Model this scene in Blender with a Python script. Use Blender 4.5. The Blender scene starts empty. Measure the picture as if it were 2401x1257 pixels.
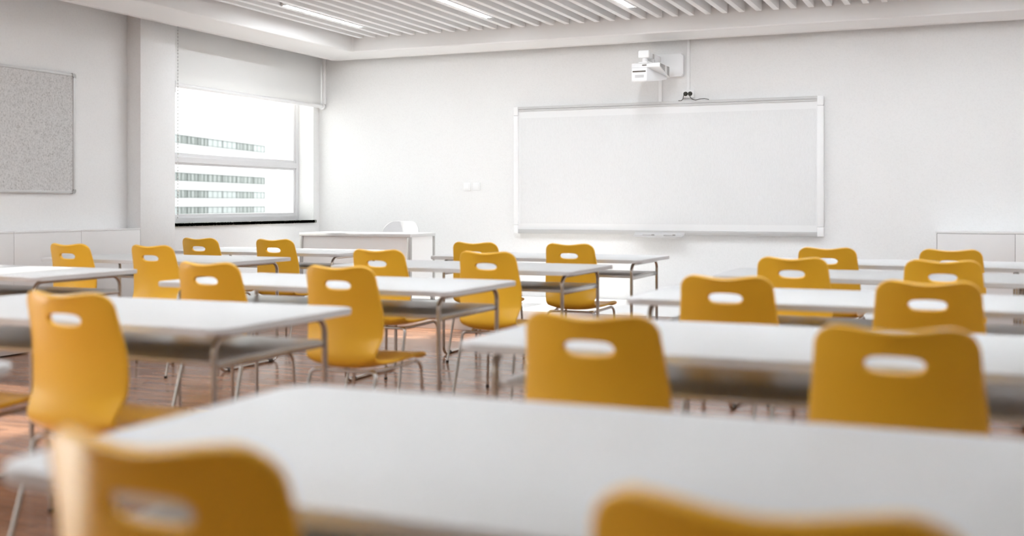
import bpy, bmesh, math, random
from mathutils import Vector, Matrix
random.seed(4)
PI = math.pi
scene = bpy.context.scene
COL = scene.collection

# ------------------------------------------------------------------ camera, world, sun, exposure
F_PX, IMG_W, IMG_H, HORIZON = 2574.8, 2401.0, 1257.0, 478.0
cam_data = bpy.data.cameras.new('camera')
cam = bpy.data.objects.new('camera', cam_data); COL.objects.link(cam)
cam.location = (0, 0, 1.15)
cam.rotation_euler = (PI/2, 0, 0.4059)
cam_data.sensor_fit = 'HORIZONTAL'; cam_data.sensor_width = 36.0
cam_data.lens = F_PX/IMG_W*36.0
cam_data.shift_y = -(IMG_H/2-HORIZON)/IMG_W
cam_data.clip_start = 0.05; cam_data.clip_end = 2000
cam_data.dof.use_dof = True
cam_data.dof.focus_distance = 12.2
cam_data.dof.aperture_fstop = 1.42
scene.camera = cam

world = bpy.data.worlds.new('world'); scene.world = world
world.use_nodes = True
wb = world.node_tree.nodes['Background']
wb.inputs[0].default_value = (0.95, 0.98, 1.0, 1); wb.inputs[1].default_value = .53

sun_d = bpy.data.lights.new('sun', 'SUN'); sun = bpy.data.objects.new('sun', sun_d); COL.objects.link(sun)
sun_d.energy = 2.6; sun_d.angle = math.radians(1.5); sun_d.color = (1.0, 0.95, 0.88)
sun.rotation_euler = Vector((0.87, 0.03, -0.49)).to_track_quat('-Z', 'Y').to_euler()

scene.view_settings.view_transform = 'Standard'
scene.view_settings.look = 'None'
scene.view_settings.gamma = 1.0
scene.view_settings.use_curve_mapping = False
scene.view_settings.exposure = 2.38
LAMP = 16.0         # emission of the ceiling strip lights

# ------------------------------------------------------------------ materials
MATS = {}
def mat(name, col, rough=.5, metal=0., spec=.5, coat=0., coat_rough=.1):
    if name in MATS: return MATS[name]
    m = bpy.data.materials.new(name); m.use_nodes = True
    b = m.node_tree.nodes['Principled BSDF']
    b.inputs['Base Color'].default_value = (*col, 1)
    b.inputs['Roughness'].default_value = rough
    b.inputs['Metallic'].default_value = metal
    b.inputs['Specular IOR Level'].default_value = spec
    b.inputs['Coat Weight'].default_value = coat
    b.inputs['Coat Roughness'].default_value = coat_rough
    MATS[name] = m
    return m
def N(m, kind, **kw):
    n = m.node_tree.nodes.new(kind)
    for k, v in kw.items(): setattr(n, k, v)
    return n
def L(m, a, b): m.node_tree.links.new(a, b)
def coords(m, scale=(1, 1, 1)):
    tc = N(m, 'ShaderNodeTexCoord'); mp = N(m, 'ShaderNodeMapping')
    mp.inputs['Scale'].default_value = scale
    L(m, tc.outputs['Object'], mp.inputs['Vector'])
    return mp.outputs['Vector']
def ramp(m, fac, stops):
    r = N(m, 'ShaderNodeValToRGB')
    while len(r.color_ramp.elements) < len(stops): r.color_ramp.elements.new(.5)
    for e, (p, c) in zip(r.color_ramp.elements, stops):
        e.position = p; e.color = (*c, 1)
    L(m, fac, r.inputs['Fac'])
    return r.outputs['Color']
def noise(m, vec, scale, detail=3, rough=.6):
    n = N(m, 'ShaderNodeTexNoise'); n.inputs['Scale'].default_value = scale
    n.inputs['Detail'].default_value = detail; n.inputs['Roughness'].default_value = rough
    L(m, vec, n.inputs['Vector'])
    return n.outputs['Fac']
def bump(m, h, strength=.2, dist=.002):
    b = N(m, 'ShaderNodeBump'); b.inputs['Strength'].default_value = strength; b.inputs['Distance'].default_value = dist
    L(m, h, b.inputs['Height']); L(m, b.outputs['Normal'], m.node_tree.nodes['Principled BSDF'].inputs['Normal'])
def basecol(m, out): L(m, out, m.node_tree.nodes['Principled BSDF'].inputs['Base Color'])

WALLC = (.80, .785, .775)
plaster = mat('plaster', WALLC, .85, spec=.2)
v = coords(plaster)
f = noise(plaster, v, 75, 5, .75)
basecol(plaster, ramp(plaster, f, [(.3, (.845, .837, .835)), (.5, (.884, .878, .876)), (.75, (.902, .897, .895))]))
bump(plaster, noise(plaster, v, 160, 4, .7), .25, .0015)

paint = mat('ceiling_paint', (.92, .912, .91), .8, spec=.2)
v = coords(paint); bump(paint, noise(paint, v, 180, 3), .12, .001)

floor_m = mat('wood_floor', (.25, .13, .08), .2, spec=.42, coat=.0, coat_rough=.12)
v = coords(floor_m)
br = N(floor_m, 'ShaderNodeTexBrick'); br.offset = .37; br.offset_frequency = 2
br.inputs['Color1'].default_value = (.42, .215, .125, 1); br.inputs['Color2'].default_value = (.27, .128, .074, 1)
br.inputs['Mortar'].default_value = (.06, .028, .018, 1)
br.inputs['Scale'].default_value = 1.0; br.inputs['Mortar Size'].default_value = .0012
br.inputs['Bias'].default_value = 0.0; br.inputs['Brick Width'].default_value = .62; br.inputs['Row Height'].default_value = .07
L(floor_m, v, br.inputs['Vector'])
v2 = coords(floor_m, (1.5, 26, 1))
g = ramp(floor_m, noise(floor_m, v2, 3.0, 6, .65), [(.25, (.62, .6, .58)), (.75, (1.3, 1.3, 1.3))])
mx = N(floor_m, 'ShaderNodeMixRGB', blend_type='MULTIPLY'); mx.inputs[0].default_value = 1
L(floor_m, br.outputs['Color'], mx.inputs[1]); L(floor_m, g, mx.inputs[2]); basecol(floor_m, mx.outputs[0])

yellow = mat('yellow_plastic', (.94, .525, .037), .33, spec=.6)
v = coords(yellow); bump(yellow, noise(yellow, v, 900, 2), .06, .0004)
white_top = mat('white_laminate', (.80, .79, .785), .48, spec=.3)
v = coords(white_top)
basecol(white_top, ramp(white_top, noise(white_top, v, 60, 3), [(.3, (.675, .672, .672)), (.7, (.695, .692, .692))]))
steel = mat('satin_steel', (.56, .54, .51), .24, 1.0)
v = coords(steel, (1, 1, 40)); bump(steel, noise(steel, v, 60, 2), .03, .0003)
shelf_m = mat('grey_metal_sheet', (.60, .59, .575), .32, .25)
black = mat('black_rubber', (.02, .02, .02), .5)
alu = mat('brushed_aluminium', (.60, .595, .59), .45, .35)
alu_d = mat('grey_corner_metal', (.38, .37, .36), .35, .8)
white_pl = mat('white_plastic', (.93, .93, .935), .35, spec=.45)
grey_pl = mat('grey_plastic', (.62, .61, .61), .4)
frame_m = mat('window_frame_white', (.74, .735, .75), .4)
cab = mat('cabinet_panel', (.84, .832, .83), .5)
cab_edge = mat('cabinet_edge', (.86, .855, .852), .5)
gap_m = mat('dark_gap', (.05, .045, .04), .8)
desk_panel = mat('desk_panel', (.90, .893, .89), .5)
blind_m = mat('blind_fabric', (.90, .896, .893), .9, spec=.1)
v = coords(blind_m); bump(blind_m, noise(blind_m, v, 700, 2), .1, .0005)
b = blind_m.node_tree.nodes['Principled BSDF']
tr = N(blind_m, 'ShaderNodeBsdfTranslucent'); tr.inputs['Color'].default_value = (.8, .8, .78, 1)
ms = N(blind_m, 'ShaderNodeMixShader'); ms.inputs[0].default_value = .14
L(blind_m, b.outputs[0], ms.inputs[1]); L(blind_m, tr.outputs[0], ms.inputs[2])
L(blind_m, ms.outputs[0], blind_m.node_tree.nodes['Material Output'].inputs['Surface'])

felt = mat('grey_speckled_felt', (.5, .49, .48), .95, spec=.1)
v = coords(felt)
fa = noise(felt, v, 75, 6, .8)
basecol(felt, ramp(felt, fa, [(.33, (.30, .29, .285)), (.45, (.60, .59, .585)), (.6, (.74, .73, .725)), (.75, (.82, .81, .80))]))
bump(felt, fa, .2, .002)

boardtex = mat('board_fine_weave', (.83, .83, .835), .45, spec=.35)
v = coords(boardtex, (1, 1, .25))
vo = N(boardtex, 'ShaderNodeTexWave', wave_type='BANDS', bands_direction='X'); vo.inputs['Scale'].default_value = 24; vo.inputs['Distortion'].default_value = 3.5
vo.inputs['Detail'].default_value = 3; vo.inputs['Detail Scale'].default_value = 6
L(boardtex, v, vo.inputs['Vector'])
basecol(boardtex, ramp(boardtex, vo.outputs['Fac'], [(.1, (.80, .80, .805)), (.5, (.84, .84, .845)), (1, (.86, .86, .865))]))
boardwhite = mat('board_white', (.89, .89, .895), .3, spec=.4)

marble = mat('dark_green_marble', (.03, .04, .03), .15, spec=.5)
v = coords(marble)
vn = N(marble, 'ShaderNodeTexVoronoi', feature='DISTANCE_TO_EDGE'); vn.inputs['Scale'].default_value = 9
nz = N(marble, 'ShaderNodeTexNoise'); nz.inputs['Scale'].default_value = 7; nz.inputs['Detail'].default_value = 6
L(marble, v, nz.inputs['Vector'])
mv = N(marble, 'ShaderNodeMixRGB'); mv.inputs[0].default_value = .45
L(marble, v, mv.inputs[1]); L(marble, nz.outputs['Color'], mv.inputs[2]); L(marble, mv.outputs[0], vn.inputs['Vector'])
basecol(marble, ramp(marble, vn.outputs['Distance'], [(0, (.5, .5, .45)), (.022, (.16, .18, .14)), (.05, (.035, .043, .03))]))

glass = bpy.data.materials.new('window_glass'); glass.use_nodes = True
nt = glass.node_tree; nt.nodes.clear()
go = nt.nodes.new('ShaderNodeOutputMaterial'); gm = nt.nodes.new('ShaderNodeMixShader'); gt = nt.nodes.new('ShaderNodeBsdfTransparent'); gg = nt.nodes.new('ShaderNodeBsdfGlossy')
gt.inputs[0].default_value = (.97, .985, .975, 1); gg.inputs['Roughness'].default_value = .02
gm.inputs[0].default_value = .05
nt.links.new(gt.outputs[0], gm.inputs[1]); nt.links.new(gg.outputs[0], gm.inputs[2]); nt.links.new(gm.outputs[0], go.inputs[0])

lamp_m = bpy.data.materials.new('lit_diffuser'); lamp_m.use_nodes = True
b = lamp_m.node_tree.nodes['Principled BSDF']
b.inputs['Base Color'].default_value = (.9, .9, .9, 1)
b.inputs['Emission Color'].default_value = (.90, .958, 1, 1); b.inputs['Emission Strength'].default_value = LAMP

facade = mat('white_facade', (.85, .85, .85), .8)
bandglass = mat('curtained_windows', (.4, .45, .43), .5)
v = coords(bandglass, (1, 1, 1))
wv = N(bandglass, 'ShaderNodeTexWave', wave_type='BANDS', bands_direction='X'); wv.inputs['Scale'].default_value = .16; wv.inputs['Distortion'].default_value = 2.5
wv.inputs['Detail'].default_value = 2; L(bandglass, v, wv.inputs['Vector'])
basecol(bandglass, ramp(bandglass, wv.outputs['Fac'], [(0, (.13, .15, .14)), (.5, (.20, .222, .21)), (1, (.34, .355, .345))]))
bandpale = mat('pale_curtains', (.40, .425, .42), .6)
mullion_m = mat('dark_mullion', (.03, .04, .035), .5)
ground_m = mat('pale_ground', (.6, .6, .6), .9)

# ------------------------------------------------------------------ mesh helpers
def finish(bm, name, m, parent=None, smooth=False, loc=None):
    bmesh.ops.recalc_face_normals(bm, faces=bm.faces)
    me = bpy.data.meshes.new(name); bm.to_mesh(me); bm.free()
    for mm in (m if isinstance(m, (list, tuple)) else [m]): me.materials.append(mm)
    if smooth:
        for p in me.polygons: p.use_smooth = True
        if smooth == 'angle': me.set_sharp_from_angle(angle=math.radians(40))
    o = bpy.data.objects.new(name, me); COL.objects.link(o)
    if loc: o.location = loc
    if parent: o.parent = parent
    return o
def tag(o, label=None, cat=None, group=None, kind=None):
    if label: o['label'] = label
    if cat: o['category'] = cat
    if group: o['group'] = group
    if kind: o['kind'] = kind
    return o
def empty(name, loc=(0, 0, 0), rz=0):
    o = bpy.data.objects.new(name, None); COL.objects.link(o)
    o.empty_display_size = .1; o.location = loc; o.rotation_euler = (0, 0, rz)
    return o
def struct(o): o['kind'] = 'structure'; return o
def box(bm, x0, x1, y0, y1, z0, z1, bev=0, mi=0, seg=2):
    vs = [bm.verts.new((x, y, z)) for x in (x0, x1) for y in (y0, y1) for z in (z0, z1)]
    fs = [bm.faces.new([vs[i] for i in q]) for q in ((0, 1, 3, 2), (4, 6, 7, 5), (0, 4, 5, 1), (2, 3, 7, 6), (0, 2, 6, 4), (1, 5, 7, 3))]
    for f_ in fs: f_.material_index = mi
    if bev:
        es = list({e for f_ in fs for e in f_.edges})
        r = bmesh.ops.bevel(bm, geom=es, offset=bev, segments=seg, affect='EDGES', profile=.5)
        for f_ in r['faces']: f_.material_index = mi
    return vs
def bx(name, m, dims, parent=None, bev=0, loc=None):
    bm = bmesh.new(); box(bm, *dims, bev=bev)
    return finish(bm, name, m, parent, 'angle' if bev else False, loc)
def rounded(pts, r, seg=6):
    out = []
    n = len(pts)
    for i in range(n):
        p, a, c = Vector(pts[i]), Vector(pts[i-1]), Vector(pts[(i+1) % n])
        rr = r[i] if isinstance(r, (list, tuple)) else r
        if rr <= 0: out.append(p); continue
        d1, d2 = (a-p).normalized(), (c-p).normalized()
        ang = d1.angle(d2); t = rr/math.tan(ang/2)
        p1, p2 = p+d1*t, p+d2*t
        cen = p+(d1+d2).normalized()*(rr/math.sin(ang/2))
        for k in range(seg+1):
            q = p1.lerp(p2, k/seg)-cen
            out.append(cen+q.normalized()*rr)
    return out
def prism(bm, poly, z0, z1, bev=0, mi=0):
    b = [bm.verts.new((p[0], p[1], z0)) for p in poly]; t = [bm.verts.new((p[0], p[1], z1)) for p in poly]
    n = len(poly)
    fb = bm.faces.new(b[::-1]); ft = bm.faces.new(t)
    fs = [bm.faces.new((b[i], b[(i+1) % n], t[(i+1) % n], t[i])) for i in range(n)]
    for f_ in fs+[fb, ft]: f_.material_index = mi
    if bev:
        r = bmesh.ops.bevel(bm, geom=list(ft.edges)+list(fb.edges), offset=bev, segments=2, affect='EDGES', profile=.5)
        for f_ in r['faces']: f_.material_index = mi
def fillet(pts, r, seg=6):
    pts = [Vector(p) for p in pts]; out = [pts[0]]
    for i in range(1, len(pts)-1):
        p = pts[i]; d1 = (pts[i-1]-p); d2 = (pts[i+1]-p)
        l = min(d1.length, d2.length)*.49
        d1.normalize(); d2.normalize(); ang = d1.angle(d2)
        if ang > PI-.02: out.append(p); continue
        rr = r[i-1] if isinstance(r, (list, tuple)) else r
        t = min(rr/math.tan(ang/2), l); rr = t*math.tan(ang/2)
        p1, p2 = p+d1*t, p+d2*t; cen = p+(d1+d2).normalized()*(rr/math.sin(ang/2))
        for k in range(seg+1): out.append(cen+(p1.lerp(p2, k/seg)-cen).normalized()*rr)
    out.append(pts[-1]); return out
def tube(bm, pts, r, n=10, closed=False, mi=0):
    pts = [Vector(p) for p in pts]; N_ = len(pts); rings = []
    T = []
    for i in range(N_):
        a = pts[i-1] if (i or closed) else pts[i]; c = pts[(i+1) % N_] if (i < N_-1 or closed) else pts[i]
        T.append((c-a).normalized())
    up = Vector((0, 0, 1)) if abs(T[0].z) < .9 else Vector((1, 0, 0))
    nrm = (up-T[0]*up.dot(T[0])).normalized()
    for i in range(N_):
        nrm = (nrm-T[i]*nrm.dot(T[i])).normalized(); bn = T[i].cross(nrm)
        rings.append([bm.verts.new(pts[i]+nrm*(r*math.cos(2*PI*k/n))+bn*(r*math.sin(2*PI*k/n))) for k in range(n)])
    rng = range(N_) if closed else range(N_-1)
    for i in rng:
        a, c = rings[i], rings[(i+1) % N_]
        off = 0
        if closed and i == N_-1:
            off = min(range(n), key=lambda o_: sum((a[k].co-c[(k+o_) % n].co).length for k in range(n)))
        for k in range(n):
            f_ = bm.faces.new((a[k], a[(k+1) % n], c[(k+1+off) % n], c[(k+off) % n])); f_.material_index = mi
    if not closed:
        bm.faces.new(rings[0][::-1]).material_index = mi; bm.faces.new(rings[-1]).material_index = mi
def tb(name, m, pts, r, parent=None, n=10, closed=False):
    bm = bmesh.new(); tube(bm, pts, r, n, closed)
    return finish(bm, name, m, parent, 'angle')
def cyl(bm, c, r, h, axis='Z', n=20, r2=None):
    mtx = Matrix.Translation(c)
    if axis == 'Y': mtx = mtx @ Matrix.Rotation(PI/2, 4, 'X')
    if axis == 'X': mtx = mtx @ Matrix.Rotation(PI/2, 4, 'Y')
    bmesh.ops.create_cone(bm, cap_ends=True, segments=n, radius1=r, radius2=r if r2 is None else r2, depth=h, matrix=mtx)
def copy_tree(o, parent=None, loc=None, rz=None):
    c = o.copy(); COL.objects.link(c); c.parent = parent
    if loc is not None: c.location = loc
    if rz is not None: c.rotation_euler = (0, 0, rz)
    for ch in list(o.children): copy_tree(ch, c)
    return c

# ------------------------------------------------------------------ room shell
YB, XP, XW, XL = 10.46, -6.74, -6.85, -6.89     # back wall, pillar face, window wall, pinboard wall
XR, YF, ZC = 1.95, -4.2, 3.16
WT, WB = 2.62, .972                              # window openings, top and sill
struct(bx('floor', floor_m, (-7.3, XR+.2, YF-.2, YB+.2, -.12, 0)))
struct(bx('ceiling', paint, (-7.3, XR+.2, YF-.2, YB+.2, ZC, ZC+.15)))
ceiling = bpy.data.objects['ceiling']
struct(bx('wall_back', plaster, (-7.3, XR+.2, YB, YB+.2, 0, ZC)))
struct(bx('wall_right', plaster, (XR, XR+.2, YF, YB, 0, ZC)))
struct(bx('wall_front', plaster, (-7.3, XR+.2, YF-.2, YF, 0, ZC)))
XO = -7.30
WT2 = 1.96
WBR = .5                                         # lower sill of the windows behind the view
W2, W3 = (3.72, 5.2), (-3.8, 2.7)  # unseen windows, placed and sized for the light they let in
bm = bmesh.new()
def wallseg(y0, y1, x): box(bm, XO, x, y0, y1, 0, ZC)
wallseg(YF, W3[0], XL); wallseg(W3[1], W2[0], XL); wallseg(W2[1], 7.5, XL)
for (a, c) in (W2, W3):
    box(bm, XO, XL, a, c, 0, WBR-.03); box(bm, XO, XL, a, c, WT2 if a > 0 else WT, ZC)
wallseg(7.5, 7.965, XL); wallseg(10.347, YB, XW)
box(bm, XO, XW, 7.97, 10.347, 0, WB-.03); box(bm, XO, XW, 7.97, 10.347, WT, ZC)
struct(finish(bm, 'wall_left', plaster))
struct(bx('trim_2', plaster, (XL, XP, 7.5, 7.945, 0, ZC), bev=.004))

# dropped bulkhead ring below the ceiling, rounded corner by the window
bm = bmesh.new()
ZS = 2.748
outer = rounded([(-6.615, YF+.1), (XR-.08, YF+.1), (XR-.08, 10.40), (-6.615, 10.40)], .07, 6)
inner = rounded([(-6.13, YF+.5), (XR-.5, YF+.5), (XR-.5, 9.98), (-6.13, 9.98)], .03, 6)
zs = (ZS, ZC)
vo_ = [[bm.verts.new((p.x, p.y, z)) for p in [Vector((q[0], q[1])) for q in outer]] for z in zs]
vi_ = [[bm.verts.new((p.x, p.y, z)) for p in [Vector((q[0], q[1])) for q in inner]] for z in zs]
n = len(outer)
for i in range(n):
    j = (i+1) % n
    bm.faces.new((vo_[0][i], vo_[0][j], vo_[1][j], vo_[1][i]))
    bm.faces.new((vi_[0][i], vi_[0][j], vi_[1][j], vi_[1][i]))
    bm.faces.new((vo_[0][i], vo_[0][j], vi_[0][j], vi_[0][i]))
    bm.faces.new((vo_[1][i], vo_[1][j], vi_[1][j], vi_[1][i]))
es = [e for e in bm.edges if abs(e.verts[0].co.z-ZS) < 1e-6 and abs(e.verts[1].co.z-ZS) < 1e-6 and len(e.link_faces) == 2
      and any(abs(f_.normal.z) < .5 for f_ in e.link_faces)]
bm.normal_update()
es = [e for e in bm.edges if all(abs(v_.co.z-ZS) < 1e-6 for v_ in e.verts) and any(abs(f_.normal.z) < .5 for f_ in e.link_faces)]
bmesh.ops.bevel(bm, geom=es, offset=.016, segments=3, affect='EDGES', profile=.5)
struct(finish(bm, 'trim_1', paint, None, 'angle'))

# ceiling slats run away from the camera; strip lights sit in every ninth gap
PITCH, SW, SZ0, SZ1 = .1535, .052, 2.888, 3.06
X_END = -4.445               # right edge of one slat read off the photo
slat_me = None
k0 = int((-6.10-X_END)/PITCH); k1 = int((XR-.52-X_END)/PITCH)
for k in range(k0, k1+1):
    xr = X_END+k*PITCH
    if slat_me is None:
        o = bx('slat', paint, (-SW, 0, YF+.52, 9.965, SZ0, SZ1+.1), ceiling, bev=.003); slat_me = o
        o.location = (xr, 0, 0)
    else:
        c_ = slat_me.copy(); COL.objects.link(c_); c_.parent = ceiling; c_.location = (xr, 0, 0)

def light_fixture():
    root = empty('ceiling_light')
    bx('housing', white_pl, (-.046, .046, -.645, .645, 2.890, 2.96), root, bev=.003)
    for x0, x1 in ((-.046, -.028), (.028, .046)): bx('edge_trim', white_pl, (x0, x1, -.645, .645, 2.884, 2.8895), root)
    bx('diffuser', lamp_m, (-.027, .027, -.63, .63, 2.8875, 2.8899), root)
    return root
fx = light_fixture()
xs_l = [-5.555, -4.175, -2.80, -1.415, -.035, 1.345]
names_l = ['left', 'middle', 'right']
first = True
for iy, yc in enumerate((8.70, 4.4, 1.0)):
    for ix, xc in enumerate(xs_l if iy < 2 else xs_l[:4]):
        r = fx if first else copy_tree(fx)
        first = False
        # centre of the gap the lamp sits in
        kk = round((xc-(X_END+(PITCH-SW)/2))/PITCH)
        r.location = (X_END+(PITCH-SW)/2+kk*PITCH, yc, 0)
        lab = None
        if iy == 0 and ix < 3:
            lab = ['lit white strip light in the slatted ceiling, leftmost of the three, above the window side',
                   'lit white strip light in the slatted ceiling, middle one of the three',
                   'lit white strip light in the slatted ceiling, rightmost of three, left above the projector'][ix]
            tag(r, lab, 'ceiling light', 'strip lights between the ceiling slats')
        else:  # unseen fixtures, added and spaced to light the desks and chair backs
            tag(r, 'unseen strip light in the slatted ceiling, added to brighten the room', 'ceiling light', 'unseen strip lights added to brighten the room')

# ------------------------------------------------------------------ windows
def window(name, y0, y1, WB=WB, WT=WT):
    xi = -7.046                     # room side of the frame
    root = struct(empty(name, (xi, y0, WB)))
    h = WT-WB; w = y1-y0
    t0, t1 = 1.523-WB, 1.632-WB    # transom bar
    bm = bmesh.new()
    box(bm, -.08, 0, 0, .045, 0, h); box(bm, -.08, 0, w-.045, w, 0, h)
    box(bm, -.08, 0, .045, w-.045, 0, .045); box(bm, -.08, 0, .045, w-.045, h-.045, h)
    finish(bm, 'frame', frame_m, root)
    bm = bmesh.new(); box(bm, -.075, .006, .045, w-.045, t0+.022, t1-.03, bev=.003)
    finish(bm, 'transom', frame_m, root)
    for nm, (a, c) in (('lower_sash', (.045, t0+.022)), ('upper_sash', (t1-.03, h-.045))):
        bm = bmesh.new(); x0, x1 = -.07, -.014; s = .034
        sb, st_ = (s, .022) if nm == 'lower_sash' else (.03, s)
        box(bm, x0, x1, .045, .045+s, a, c); box(bm, x0, x1, w-.045-s, w-.045, a, c)
        box(bm, x0, x1, .045+s, w-.045-s, a, a+sb); box(bm, x0, x1, .045+s, w-.045-s, c-st_, c)
        sh = finish(bm, nm, frame_m, root)
        bx('pane', glass, (-.046, -.04, .045+s, w-.045-s, a+sb, c-st_), sh)
    return root
w1 = window('window_1', 7.97, 10.347)
bm = bmesh.new(); box(bm, -.02, .219, 0, 2.377, -.032, 0, bev=.005); box(bm, .197, .219, 0, 2.41, -.032, 0, bev=.005)
finish(bm, 'sill', marble, w1, 'angle')
for nm, (a, c) in (('window_2', W2), ('window_3', W3)):
    w = window(nm, a, c, WBR, WT2 if a > 0 else WT)
    bm = bmesh.new(); box(bm, -.02, .18, 0, c-a, -.03, 0, bev=.006); finish(bm, 'sill', marble, w, 'angle')

# roller blind half way down the window
rb = tag(empty('roller_blind', (-6.80, 9.18, 2.240)), 'white roller blind drawn a third down over the window by the corner', 'blind')
bx('fabric', blind_m, (-.001, .001, -1.205, 1.235, .01, ZC-2.26), rb)
bm = bmesh.new(); cyl(bm, (.012, .012, -.004), .0215, 2.43, 'Y', 20); finish(bm, 'bottom_bar', white_pl, rb, 'angle')
bm = bmesh.new(); cyl(bm, (.012, 1.240, -.004), .034, .022, 'Y', 24)
finish(bm, 'end_ring', white_pl, rb, 'angle')
bm = bmesh.new(); prism(bm, rounded([Vector((-.045, 1.252)), Vector((.044, 1.252)), Vector((.044, 1.278)), Vector((-.045, 1.278))], [.01, .024, 0, 0], 5), .02, ZC-2.26)
finish(bm, 'side_channel', white_pl, rb, 'angle')
bx('guide_bracket', grey_pl, (-.01, .036, -1.226, -1.196, -.075, .035), rb, bev=.004)
chain_m = mat('grey_bead_chain', (.66, .65, .64), .3, .3)
bm = bmesh.new()
z = ZC-2.27
while z > -1.235:
    bmesh.ops.create_icosphere(bm, subdivisions=2, radius=.0068, matrix=Matrix.Translation((.045, -1.180, z)))
    z -= .0305
tube(bm, [(.045, -1.180, ZC-2.27), (.045, -1.180, -1.20), (.045, -1.20, -1.24)], .0014, 6)
finish(bm, 'bead_chain', chain_m, rb, True)

# ------------------------------------------------------------------ pinboard on the left wall
pb = tag(empty('pinboard', (XL, 6.29, 1.727)), 'grey speckled felt pinboard in an aluminium frame on the left wall', 'pinboard')
y0, y1, z0, z1 = -.59, .59, -.492, .49
bx('felt_panel', felt, (.002, .018, y0+.02, y1-.02, z0+.02, z1-.02), pb)
for nm, d in (('frame_rail', (.001, .026, y0+.025, y1-.025, z1-.022, z1)), ('frame_rail', (.001, .026, y0+.025, y1-.025, z0, z0+.022)),
              ('frame_rail', (.001, .026, y0, y0+.022, z0+.025, z1-.025)), ('frame_rail', (.001, .026, y1-.022, y1, z0+.025, z1-.025))):
    bx(nm, alu, d, pb, bev=.005)
for sy in (0, 1):
    for sz in (0, 1):
        yy = y1 if sy else y0; zz = z1 if sz else z0
        a, c = (yy-.034, yy+.003) if sy else (yy-.003, yy+.034); e, g_ = (zz-.034, zz+.003) if sz else (zz-.003, zz+.034)
        bm = bmesh.new()
        iy, iz = (a, g_) if sy else (c, g_)
        s_y = -1 if sy else 1; s_z = -1 if sz else 1
        oy = c if sy else a; oz = g_ if sz else e
        poly = [(oy, oz), (oy+s_y*.036, oz), (oy+s_y*.036, oz+s_z*.026), (oy+s_y*.026, oz+s_z*.026), (oy+s_y*.026, oz+s_z*.036), (oy, oz+s_z*.036)]
        poly = rounded([Vector(p) for p in poly], [.02, 0, 0, .006, 0, 0], 5)
        fr = [bm.verts.new((.0295, p.x, p.y)) for p in poly]; bk = [bm.verts.new((.0005, p.x, p.y)) for p in poly]
        bm.faces.new(fr); bm.faces.new(bk[::-1])
        for i in range(len(poly)): bm.faces.new((fr[i], fr[(i+1) % len(poly)], bk[(i+1) % len(poly)], bk[i]))
        tag(finish(bm, 'corner_cap', alu_d, pb), 'dark grey corner cap')

# ------------------------------------------------------------------ low cabinets
for i, (a, c, lab) in enumerate(((6.821, 7.497, 'low pale grey wall cabinet beside the pillar'),
                                 (6.146, 6.818, 'low pale grey wall cabinet below the pinboard, second from the pillar'),
                                 (5.470, 6.143, 'low pale grey wall cabinet at the left photo edge, third from the pillar'))):
    r = tag(empty('low_cabinet', (XL, (a+c)/2, 0)), lab, 'cabinet', 'low cabinets along the left wall')
    h = (c-a)/2
    bx('carcass', cab_edge, (.002, .128, -h, h, .012, .925), r)
    bx('plinth', gap_m, (.002, .12, -h+.005, h-.005, 0, .012), r)
    bx('top_board', cab_edge, (.002, .151, -h, h, .925, .938), r, bev=.001)
    bx('front_panel', cab, (.128, .15, -h+.001, h-.001, .012, .924), r, bev=.0012)
rc = tag(empty('sideboard', (.5, YB, 0)), 'low pale grey cabinet with flat doors against the back wall at right', 'cabinet')
bm = bmesh.new()
box(bm, -.882, .895, -.38, -.005, .10, .12); box(bm, -.882, .895, -.4, -.005, .898, .912)
box(bm, -.882, -.871, -.4, -.005, .10, .898); box(bm, .88, .895, -.4, -.005, .10, .898); box(bm, -.871, .88, -.03, -.005, .12, .898)
finish(bm, 'carcass', cab_edge, rc)
bx('plinth', cab_edge, (-.86, .87, -.35, -.005, 0, .10), rc)
bx('shadow_gap', gap_m, (-.871, .88, -.379, -.374, .11, .898), rc)
for a in (-.868, -.259, .35):
    bx('door', cab, (a, a+.606-(.08 if a > .3 else 0), -.399, -.38, .122, .895), rc, bev=.001)

# ------------------------------------------------------------------ teaching platform
pl = tag(bx('platform', mat('platform_white', (.80, .79, .78), .45), (-3.55, 3.55, -.72, .715, -.1, .1), bev=.004, loc=(0, 0, .1)),
         'low white teaching platform along the back wall under the whiteboard', 'platform')
pl.location = (-3.43-.005, 9.74, .1)
for v_ in pl.data.vertices:
    v_.co.x *= (3.02/3.55)
pl.location = (-6.755+3.025, 9.74, .1)

# ------------------------------------------------------------------ whiteboard
wbz0, wbz1 = .848, 2.142
wb_ = tag(empty('whiteboard', (-2.905, YB, 1.495)), 'wide white board with aluminium rails in the middle of the back wall', 'whiteboard')
def wx(x): return x+2.905
def wz(z): return z-1.495
bx('backing', boardwhite, (wx(-4.42), wx(-1.39), -.036, -.001, wz(.86), wz(2.13)), wb_)
bx('writing_surface', boardtex, (wx(-4.384), wx(-1.424), -.0375, -.0362, wz(.950), wz(2.030)), wb_)
bm = bmesh.new()
box(bm, wx(-4.405), wx(-1.413), -.050, -.001, wz(2.121), wz(2.146)); box(bm, wx(-4.405), wx(-1.413), -.044, -.001, wz(2.098), wz(2.119))
box(bm, wx(-4.405), wx(-1.413), -.03, -.001, wz(2.118), wz(2.122))
finish(bm, 'top_rail', alu, wb_)
bm = bmesh.new(); box(bm, wx(-4.405), wx(-1.413), -.052, -.001, wz(.846), wz(.890), bev=.004); finish(bm, 'bottom_rail', alu, wb_, 'angle')
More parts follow.
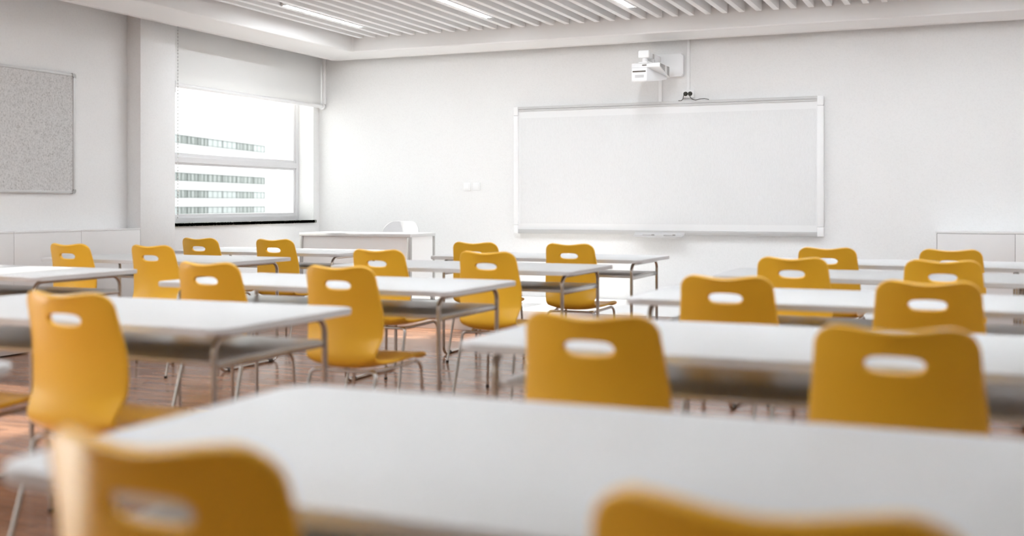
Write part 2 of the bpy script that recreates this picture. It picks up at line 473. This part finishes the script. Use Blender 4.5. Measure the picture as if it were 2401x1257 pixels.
for x0, x1 in ((-4.455, -4.405), (-1.413, -1.354)):
    for a, c in ((.936, 2.0565),):
        e = bx('end_strip', white_pl, (wx(x0), wx(x1), -.056, -.001, wz(a), wz(c)), wb_, bev=.006)
    bx('corner_block', white_pl, (wx(x0), wx(x1), -.058, -.001, wz(.847), wz(.935)), wb_, bev=.008)
    bx('corner_block', white_pl, (wx(x0), wx(x1), -.058, -.001, wz(2.0575), wz(2.147)), wb_, bev=.008)
# pen tray, sloping down to the front
TA = math.radians(27)
bm = bmesh.new()
poly = rounded([Vector(p) for p in ((-.25, 0), (-.25, -.094), (.25, -.094), (.25, 0))], [0, .03, .03, 0], 5)
prism(bm, poly, -.006, .006, .002)
box(bm, -.235, .235, -.082, -.076, .006, .011, bev=.001)
tray = finish(bm, 'pen_tray', grey_pl, wb_, 'angle')
tray.location = (0, -.046, .868-1.495); tray.rotation_euler = (TA, 0, 0)
for x, lab in ((-.11, 'left'), (.10, 'right')):
    d = -.068; rr = .006
    yy = -.046+d*math.cos(TA)-(.006+rr)*math.sin(TA); zz = .868+d*math.sin(TA)+(.006+rr)*math.cos(TA)
    r = tag(empty('marker_pen', (-2.905+x, YB+yy, zz)), 'pale marker pen lying at the %s end of the whiteboard pen tray' % lab, 'pen', 'pens on the whiteboard tray')
    bm = bmesh.new(); cyl(bm, (0, 0, 0), rr, .09, 'X', 14); finish(bm, 'barrel', grey_pl, r, 'angle')
    bm = bmesh.new(); cyl(bm, (.058, 0, 0), rr+.0004, .026, 'X', 14); finish(bm, 'cap', alu_d, r, 'angle')

# ------------------------------------------------------------------ projector
pj = tag(empty('projector', (-2.914, YB, 2.40)), 'white short-throw projector on a wall arm above the whiteboard', 'projector')
def px_(x): return x+2.914
def py_(y): return y-YB
def pz_(z): return z-2.40
bm = bmesh.new()
pts = rounded([(px_(-3.0), pz_(2.386)), (px_(-2.672), pz_(2.386)), (px_(-2.672), pz_(2.605)), (px_(-3.0), pz_(2.605))], .022, 5)
fr = [bm.verts.new((p.x, -.05, p.y)) for p in pts]; bk = [bm.verts.new((p.x, -.001, p.y)) for p in pts]
ff = bm.faces.new(fr); bm.faces.new(bk[::-1])
for i in range(len(pts)): bm.faces.new((fr[i], bk[i], bk[(i+1) % len(pts)], fr[(i+1) % len(pts)]))
bmesh.ops.bevel(bm, geom=list(ff.edges), offset=.012, segments=3, affect='EDGES', profile=.5)
finish(bm, 'wall_plate', white_pl, pj, 'angle')
bx('arm', white_pl, (px_(-2.965), px_(-2.895), py_(9.99), -.048, pz_(2.522), pz_(2.585)), pj, bev=.006)
bx('arm_end_cap', white_pl, (px_(-2.984), px_(-2.878), py_(9.94), py_(10.0), pz_(2.520), pz_(2.590)), pj, bev=.012)
bm = bmesh.new(); cyl(bm, (px_(-2.928), py_(9.985), pz_(2.4985)), .026, .05, 'Z', 24)
box(bm, px_(-2.986), px_(-2.9), py_(9.96), py_(10.2), pz_(2.472), pz_(2.484), bev=.002)
finish(bm, 'tilt_mount', white_pl, pj, 'angle')
bm = bmesh.new()
cyl(bm, (px_(-2.862), py_(10.02), pz_(2.505)), .009, .026, 'X', 12); cyl(bm, (px_(-2.862), py_(10.02), pz_(2.487)), .007, .03, 'Z', 12)
finish(bm, 'adjuster_knob', alu, pj, 'angle')
bx('arm_bracket', alu, (px_(-2.894), px_(-2.888), py_(10.12), py_(10.16), pz_(2.474), pz_(2.575)), pj, bev=.002)
# body: thin front slab deepening towards the wall, mirror hood at left
X0, X1, Y0, Y1 = px_(-3.051), px_(-2.777), py_(9.954), py_(10.30)
bm = bmesh.new()
prof = [(Y0, pz_(2.431)), (Y0, pz_(2.466)), (Y0+.012, pz_(2.472)), (py_(10.06), pz_(2.475)), (Y1, pz_(2.455)), (Y1, pz_(2.362)), (Y0+.03, pz_(2.423))]
a = [bm.verts.new((X0, p[0], p[1])) for p in prof]; c = [bm.verts.new((X1, p[0], p[1])) for p in prof]
bm.faces.new(a); bm.faces.new(c[::-1])
for i in range(len(prof)): bm.faces.new((a[i], c[i], c[(i+1) % len(prof)], a[(i+1) % len(prof)]))
bmesh.ops.bevel(bm, geom=list(bm.edges), offset=.004, segments=2, affect='EDGES', profile=.5)
body = finish(bm, 'body', white_pl, pj, 'angle')
bm = bmesh.new()
prof = [(Y0-.004, pz_(2.3)), (Y0-.008, pz_(2.31)), (Y0-.003, pz_(2.428)), (Y1-.03, pz_(2.428)), (Y1-.03, pz_(2.345)), (Y0+.16, pz_(2.318)), (Y0+.02, pz_(2.296))]
HX1 = px_(-2.9)
HB = px_(-2.795)
a = [bm.verts.new((X0+.002, p[0], p[1])) for p in prof]
c = [bm.verts.new((HX1+(HB-HX1)*min(max((p[0]-Y0-.01)/.2, 0), 1), p[0], p[1])) for p in prof]
bm.faces.new(a); bm.faces.new(c[::-1])
for i in range(len(prof)): bm.faces.new((a[i], c[i], c[(i+1) % len(prof)], a[(i+1) % len(prof)]))
bmesh.ops.bevel(bm, geom=list(bm.edges), offset=.005, segments=2, affect='EDGES', profile=.5)
hood = finish(bm, 'lens_hood', white_pl, pj, 'angle')
bronze = mat('dark_slot', (.12, .10, .08), .35, .4)
bx('vent_slot', bronze, (X0+.012, HX1-.012, Y0-.0092, Y0-.004, pz_(2.388), pz_(2.400)), hood)
bx('sensor_window', bronze, (px_(-2.948), px_(-2.905), Y0-.0012, Y0+.004, pz_(2.446), pz_(2.456)), body)
bx('rating_label', grey_pl, (X0+.035, HX1-.03, Y0-.0085, Y0-.006, pz_(2.335), pz_(2.362)), hood)
for (ya, yb, za, zb) in ((9.965, 10.075, .0, 0), (10.09, 10.125, 0, 0), (10.21, 10.285, 0, 0)):
    bm = bmesh.new(); y = ya
    while y < yb:
        bot = 2.431-(y-9.954)/.346*.069+.008
        z = 2.462
        while z > bot:
            box(bm, X1-.002, X1+.0012, py_(y), py_(y+.008), pz_(z-.0045), pz_(z)); z -= .0085
        y += .0135
    finish(bm, 'vent_grille', bronze, body)

# ------------------------------------------------------------------ trunking, sockets, cables, switches
tag(bx('cable_trunking', white_pl, (-.016, .016, -.012, -.0005, 0, .50), bev=.002, loc=(-2.632, YB, 2.252)),
    'thin white cable trunking running from the socket box up to the ceiling', 'cable trunking')
tag(bx('cable_trunking', white_pl, (-.017, .017, -.014, -.0005, 0, .25), bev=.002, loc=(-2.911, YB, 2.147)),
    'short white cable trunking between projector and whiteboard', 'cable trunking')
sk = tag(empty('socket_box', (-2.631, YB, 2.2135)), 'white double wall socket box above the whiteboard', 'socket')
bx('cover', white_pl, (-.057, .057, -.03, -.0005, -.0375, .0375), sk, bev=.003)
plugdark = mat('dark_plug', (.035, .033, .022), .35)
bm = bmesh.new(); cyl(bm, (-.0225, -.0315, .001), .0215, .004, 'Y', 22); finish(bm, 'socket_recess', gap_m, sk, 'angle')
bm = bmesh.new(); cyl(bm, (.0225, -.0315, .001), .0215, .004, 'Y', 22); finish(bm, 'socket_recess', gap_m, sk, 'angle')
def cable(x, pts, lab):
    r = tag(empty('power_cable', (-2.631+x, YB-.034, 2.2145)), lab, 'cable', 'black cables above the whiteboard')
    bm = bmesh.new(); cyl(bm, (0, -.008, 0), .0185, .015, 'Y', 20, .016); box(bm, -.004, .004, -.021, -.014, -.012, .012, bev=.002)
    finish(bm, 'plug', plugdark, r, 'angle')
    tb('cord', plugdark, fillet(pts, .03, 4), .0032, r, 8)
cable(-.0225, [(-.012, -.014, -.008), (-.018, -.012, -.03), (-.024, -.008, -.055), (-.045, .0, -.066), (-.07, .0, -.064)], 'black plug in the left socket with a short cord')
cable(.0225, [(-.006, -.014, -.012), (.008, -.012, -.040), (.030, -.004, -.0585), (.055, -.002, -.064), (.10, -.002, -.055), (.14, -.002, -.053), (.185, .0, -.064)], 'black plug in the right socket with a long wavy cord')
for x, s in ((-5.0075, 'left'), (-4.8975, 'right')):
    r = tag(empty('light_switch', (x, YB, 1.332)), 'square white light switch on the back wall, %s of the pair' % s, 'light switch', 'light switches')
    bx('cover_plate', white_pl, (-.041, .041, -.010, -.0005, -.042, .042), r, bev=.003)
    bx('rocker', white_pl, (-.026, .026, -.0155, -.0095, -.027, .027), r, bev=.002)

# ------------------------------------------------------------------ shell chairs
def catmull(pts, sub=10):
    P = [Vector(p) for p in pts]; out = []
    for i in range(len(P)-1):
        p0 = P[max(i-1, 0)]; p1 = P[i]; p2 = P[i+1]; p3 = P[min(i+2, len(P)-1)]
        for k in range(sub):
            t = k/sub
            out.append(.5*((2*p1)+(p2-p0)*t+(2*p0-5*p1+4*p2-p3)*t*t+(3*p1-p0-3*p2+p3)*t**3))
    out.append(P[-1]); return out
def shell_mesh(prof, r_top, r_front, saddle, curve_back, curve_seat, hole=None, thick=.011, ncol=18, split_y=.1):
    """prof: (y, z, half width) from the top of the back down to the seat front"""
    dense = catmull(prof, 14)
    S = [0.0]
    for a, c in zip(dense, dense[1:]): S.append(S[-1]+math.hypot(c.x-a.x, c.y-a.y))
    tot = S[-1]
    s_bend = None
    for s_, d in zip(S, dense):
        if s_bend is None and d.x > split_y and d.y < prof[0][1]-.3: s_bend = s_
    def at(s):
        s = min(max(s, 0), tot)
        lo, hi = 0, len(S)-1
        while hi-lo > 1:
            mid = (lo+hi)//2
            if S[mid] <= s: lo = mid
            else: hi = mid
        t = (s-S[lo])/max(S[hi]-S[lo], 1e-9)
        return dense[lo].lerp(dense[hi], t)
    def hw(s):
        w = at(s).z
        if s < r_top: w -= r_top-math.sqrt(max(r_top**2-(r_top-s)**2, 0))
        if tot-s < r_front: w -= r_front-math.sqrt(max(r_front**2-(r_front-(tot-s))**2, 0))
        return w
    def P(u, s):
        d = at(s); x = u*hw(s); y, z = d.x, d.y
        xa = x/max(at(s).z, 1e-6)
        fb = min(max((s_bend-.05-s)/.12, 0), 1); fs = 1-fb
        y += curve_back*fb*xa*xa
        front = min(max((s-s_bend)/max(tot-s_bend, 1e-6), 0), 1)
        z += curve_seat*fs*abs(xa)**2.6*(1-.85*front)
        if saddle:
            z -= saddle*(.5+.5*math.cos(PI*min(abs(xa)/.78, 1)))*max(1-s/.07, 0)
        return Vector((x, y, z))
    rows = [0, .004, .012, .022, .034]
    if hole:
        hs, ha, hb = hole            # centre (arc length), half length, half height
        rows = [0, .004, .011, .02, .032, .046, hs-hb-.016, hs-hb*.55, hs-hb*.05, hs+hb*.5, hs+hb+.016]
    step = .026; s = rows[-1]+step
    n_ = max(int(round((tot-.034-s)/step)), 1)
    rows += [s+(tot-.034-s)*i/n_ for i in range(n_+1)] + [tot-.022, tot-.012, tot-.004, tot]
    bm = bmesh.new(); us = [-1+2*i/ncol for i in range(ncol+1)]
    # gather columns towards the edges a little
    us = [math.sin(u*PI/2*.72)/math.sin(PI/2*.72) for u in us]
    grid = [[None]*(ncol+1) for _ in rows]
    hr0, hr1 = (6, 10) if hole else (0, 0)
    if hole:
        wmid = at(hs).z
        ci0 = max(i for i, u in enumerate(us) if u*wmid < -ha-.012); ci1 = ncol-ci0
    for i, s in enumerate(rows):
        for j, u in enumerate(us):
            if hole and hr0 < i < hr1 and ci0 < j < ci1: continue
            grid[i][j] = bm.verts.new(P(u, s))
    for i in range(len(rows)-1):
        for j in range(ncol):
            if hole and hr0 <= i < hr1 and ci0 <= j < ci1: continue
            bm.faces.new((grid[i][j], grid[i][j+1], grid[i+1][j+1], grid[i+1][j]))
    if hole:
        loop = [(hr0, j) for j in range(ci0, ci1)]+[(i, ci1) for i in range(hr0, hr1)]+[(hr1, j) for j in range(ci1, ci0, -1)]+[(i, ci0) for i in range(hr1, hr0, -1)]
        prev = [grid[i][j] for i, j in loop]
        xy = [(us[j]*hw(rows[i]), rows[i]-hs) for i, j in loop]
        tgt = []
        for x, s in xy:
            ang = math.atan2(s/(hb+.016), x/(ha+.02))
            ca, sa = math.cos(ang), math.sin(ang); e = 2/2.7
            tgt.append((ha*math.copysign(abs(ca)**e, ca), hb*math.copysign(abs(sa)**e, sa)))
        for frac in (.5, .8, 1.0):
            cur = []
            for (x, s), (tx, ts) in zip(xy, tgt):
                xx = x+(tx-x)*frac; ss = hs+s+(ts-s)*frac
                cur.append(bm.verts.new(P(xx/hw(ss), ss)))
            m_ = len(cur)
            for k in range(m_): bm.faces.new((prev[k], prev[(k+1) % m_], cur[(k+1) % m_], cur[k]))
            prev = cur
    bmesh.ops.recalc_face_normals(bm, faces=bm.faces)
    me = bpy.data.meshes.new('shell_tmp'); bm.to_mesh(me); bm.free()
    o = bpy.data.objects.new('shell_tmp', me); COL.objects.link(o)
    md = o.modifiers.new('s', 'SOLIDIFY'); md.thickness = thick; md.offset = 0; md.use_even_offset = True
    md = o.modifiers.new('ss', 'SUBSURF'); md.levels = 1; md.render_levels = 1
    dg = bpy.context.evaluated_depsgraph_get(); dg.update()
    ev = o.evaluated_get(dg); full = bpy.data.meshes.new_from_object(ev)
    bpy.data.objects.remove(o); bpy.data.meshes.remove(me)
    full.calc_loop_triangles()
    vn = [v_.normal.copy() for v_ in full.vertices]
    # split into backrest and seat where the shell bends; keep the shared normals
    zl = at(s_bend)
    top = prof[0][1]
    out = []
    for part in (0, 1):
        idx = {}; verts = []; nrm = []; faces = []
        for p in full.polygons:
            c = p.center
            is_seat = c.y > split_y and c.z < top-.3
            if is_seat != bool(part): continue
            q = []
            for vi in p.vertices:
                if vi not in idx: idx[vi] = len(verts); verts.append(full.vertices[vi].co.copy()); nrm.append(vn[vi])
                q.append(idx[vi])
            faces.append(q)
        m2 = bpy.data.meshes.new('backrest' if part == 0 else 'seat'); m2.from_pydata(verts, [], faces)
        for p in m2.polygons: p.use_smooth = True
        m2.normals_split_custom_set_from_vertices([tuple(n__) for n__ in nrm])
        out.append(m2)
    bpy.data.meshes.remove(full)
    return out

PROFILE = [(0, .874, .172), (.012, .844, .179), (.026, .795, .184), (.040, .740, .189), (.053, .675, .197), (.058, .605, .200), (.055, .545, .197),
           (.047, .488, .188), (.046, .447, .182), (.062, .423, .180), (.10, .411, .184), (.18, .408, .192), (.28, .414, .202), (.38, .426, .208), (.46, .430, .210), (.502, .420, .209), (.516, .406, .206)]
back_me, seat_me = shell_mesh(PROFILE, .05, .05, .013, .040, .030, hole=(.093, .066, .0215), thick=.017)
for m_ in (back_me, seat_me): m_.materials.append(yellow)
def link(name, me, parent):
    o = bpy.data.objects.new(name, me); COL.objects.link(o); o.parent = parent; return o
def chair_frame(root, foot_r=(.185, -.035), foot_f=(.200, .488), zt=.391, metal=steel):
    R_ = .009
    tb('cross_bar', metal, [(-.13, .095, zt), (.13, .095, zt)], R_, root)
    for s in (-1, 1):
        l1 = tb('leg', metal, fillet([(s*.13, .095, zt), (s*.172, .075, zt), (s*foot_r[0], foot_r[1], .012)], [.045], 7), R_, root)
        bm = bmesh.new(); cyl(bm, (s*foot_r[0], foot_r[1], .0065), .0108, .013, 'Z', 14); finish(bm, 'foot_cap', black, l1, 'angle')
        l2 = tb('leg', metal, fillet([(s*.12, .10, zt), (s*.155, .16, zt), (s*.185, foot_f[1]-.016, zt+.012), (s*foot_f[0], foot_f[1], .012)], [.02, .05], 7), R_, root)
        bm = bmesh.new(); cyl(bm, (s*foot_f[0], foot_f[1], .0065), .0108, .013, 'Z', 14); finish(bm, 'foot_cap', black, l2, 'angle')
chair0 = empty('classroom_chair')
link('backrest', back_me, chair0); link('seat', seat_me, chair0)
chair_frame(chair0)

# ------------------------------------------------------------------ student desks
DW, DD, ZT = 1.665, .828, .755
desk0 = empty('student_desk')
bm = bmesh.new()
hwd, hd = DW/2, DD/2
prism(bm, rounded([(-hwd, -hd), (hwd, -hd), (hwd, hd), (-hwd, hd)], .065, 8), ZT-.024, ZT, .004)
finish(bm, 'tabletop', white_top, desk0, 'angle')
FX, FY, FR = hwd-.09, .325, .011
for s in (-1, 1):
    loop = [(s*FX, -FY, FR), (s*FX, FY, FR), (s*FX, FY, ZT-.024-FR), (s*FX, -FY, ZT-.024-FR)]
    pts = rounded([Vector((p[1], p[2])) for p in loop], [.05, .05, .06, .06], 7)
    fr_ = tb('side_frame', steel, [(s*FX, p.x, p.y) for p in pts], FR, desk0, 12, True)
    for y in (-.235, .235):
        bm = bmesh.new(); cyl(bm, (s*FX, y, FR+.0008), .0132, .045, 'Y', 16)
        for v_ in bm.verts: v_.co.z = max(v_.co.z, .0003)
        finish(bm, 'glide', black, fr_, 'angle')
    bx('shelf_rail', steel, (s*FX-.006, s*FX+.006, -FY+.008, FY-.008, .610, .633), desk0, bev=.002)
bx('shelf', shelf_m, (-FX+.006, FX-.006, -FY+.0, FY-.02, .624, .639), desk0, bev=.002)

ROW_Y = [1.206, 2.796, 4.391, 5.990, 7.380]
COL_X = {'R': -1.385, 'M': -3.865, 'L': -6.345}
col_txt = {'R': 'right-hand column', 'M': 'middle column', 'L': 'window-side column'}
row_txt = ['row nearest the camera', 'fourth row from the board', 'third row from the board', 'second row from the board', 'front row by the platform']
col_desk = {'R': 'right-hand desk', 'M': 'middle desk', 'L': 'window-side desk'}
DESKS = [('R', 0), ('R', 1), ('R', 2), ('R', 3), ('R', 4), ('M', 0), ('M', 1), ('M', 2), ('M', 3), ('M', 4), ('L', 2), ('L', 3), ('L', 4)]
special_desk = {('R', 0): 'white two-seat school desk, large and blurred across the bottom foreground',
                ('M', 0): 'white two-seat school desk just peeping in at the left edge, nearest row'}
firstd = firstc = True
YC = -.198
special_chair = {('R', 0, 0): 'yellow shell chair filling the bottom left corner, at the nearest desk',
                 ('R', 0, 1): 'yellow shell chair cut by the bottom edge, nearest on the right',
                 ('M', 1, 0): 'yellow shell chair mostly past the left edge, only its seat front showing'}
SKIP_CH = {('M', 0, 0), ('M', 0, 1), ('L', 2, 0)}
for c, k in DESKS:
    d = desk0 if firstd else copy_tree(desk0)
    firstd = False
    d.location = (COL_X[c]+hwd, ROW_Y[k]+hd, 0)
    tag(d, special_desk.get((c, k), 'white two-seat school desk in the %s, %s' % (col_txt[c], row_txt[k])), 'desk', 'white school desks')
    for s in (0, 1):
        if (c, k, s) in SKIP_CH: continue
        ch = chair0 if firstc else copy_tree(chair0)
        firstc = False
        ch.location = (COL_X[c]+hwd+(.366 if s else -.366), ROW_Y[k]+YC, 0)
        tag(ch, special_chair.get((c, k, s), 'yellow shell chair, %s seat of the %s, %s' % ('right' if s else 'left', col_desk[c], row_txt[k])),
            'chair', 'yellow classroom chairs')

# ------------------------------------------------------------------ teacher's desk and chair on the platform
td = tag(empty('teacher_desk', (-5.625, 9.45, .2)), "white panelled teacher's desk on the platform under the window corner", 'desk')
bm = bmesh.new(); box(bm, -.625, .625, -.26, .26, .632, .664, bev=.002); finish(bm, 'desktop', white_top, td, 'angle')
alu_leg = mat('grey_steel_leg', (.46, .45, .44), .35, .5)
for x, y in ((-.605, -.24), (.605, -.24), (-.605, .24), (.605, .24)):
    bx('leg', alu_leg, (x-.018, x+.018, y-.018, y+.018, 0, .632), td, bev=.002)
bx('front_panel', desk_panel, (-.587, .587, -.248, -.230, .10, .632), td)
for s in (-1, 1):
    bx('side_panel', desk_panel, (s*.605-.009, s*.605+.009, -.222, .222, .10, .632), td)
tc = tag(empty('teacher_chair', (-5.585, 10.12, .2), PI), "pale grey rounded chair behind the teacher's desk", 'chair')
greyshell = mat('grey_chair_shell', (.66, .65, .66), .35)
TP = [(0, .770, .215), (.006, .73, .218), (.02, .66, .220), (.035, .58, .218), (.045, .50, .205), (.055, .455, .20), (.08, .435, .20), (.14, .428, .205), (.24, .43, .21), (.34, .438, .21), (.40, .43, .205), (.42, .415, .20)]
b_me, s_me = shell_mesh(TP, .13, .06, 0, .05, .02)
for m_ in (b_me, s_me): m_.materials.append(greyshell)
link('backrest', b_me, tc); link('seat', s_me, tc)
chair_frame(tc, foot_f=(.19, .385), zt=.409)

# ------------------------------------------------------------------ outside: white office block and pale ground
struct(bx('ground', ground_m, (-900, -7.6, -900, 900, -9.2, -9.0)))
A, B = Vector((-145.0, 171.7, 0)), Vector((-154.7, 213.2, 0))
dirv = (B-A).normalized(); nrmv = Vector((dirv.y, -dirv.x, 0))
ob = tag(empty('office_building', (B.x, B.y, -9.0)), 'white office block with curtained window bands seen through the window', 'building')
ob.rotation_euler = (0, 0, math.atan2(-dirv.y, -dirv.x))       # local +X runs back along the facade from the far corner
bx('block', facade, (-.6, 150, -40, 0, 0, 40), ob)
span = (B-A).length
# which local Y faces the camera?
back = ob.matrix_basis.to_3x3() @ Vector((0, 1, 0))
sgn = 1 if back.dot(Vector((0, 0, 0))-B) > 0 else -1
if sgn < 0:
    for ch in ob.children:
        for v_ in ch.data.vertices: v_.co.y = -v_.co.y
        ch.data.flip_normals()
tops = [14.75, 11.15, 7.35, 3.95, .62]
hts = [1.72, 1.7, 1.7, 1.65, 1.55]
joints = [-0.04, 6.57, 15.55, 22.66, 29.78, 34.22, 38.68, 42.8, 48.94]
for i, (zt, hh) in enumerate(zip(tops, hts)):
    bm = bmesh.new()
    ya, yb = (0, .06) if sgn > 0 else (-.06, 0)
    yc, ydd = (0, .12) if sgn > 0 else (-.12, 0)
    xs_ = joints[:] 
    while xs_[-1] < 145: xs_.append(xs_[-1]+7.5)
    for j in range(len(xs_)-1):
        pale = (j in (0, 2, 3, 7) or (j > 7 and j % 3 == 0)) and i != 2
        box(bm, xs_[j], xs_[j+1], ya, yb, zt-hh+9, zt+9, mi=2 if pale else 0)
        box(bm, xs_[j]-.2, xs_[j]+.2, yc, ydd, zt-hh+9, zt+9, mi=1)
        n_m = 3
        for q in range(1, n_m):
            x = xs_[j]+(xs_[j+1]-xs_[j])*q/n_m
            box(bm, x-.06, x+.06, yc*.8, ydd*.8, zt-hh+9, zt+9, mi=1)
    box(bm, 0, xs_[-1], yc, ydd, zt+9-.16, zt+9, mi=1)
    box(bm, 0, xs_[-1], yc, ydd, zt-hh+9, zt-hh+9.1, mi=1)
    finish(bm, 'window_band', [bandglass, mullion_m, bandpale], ob)
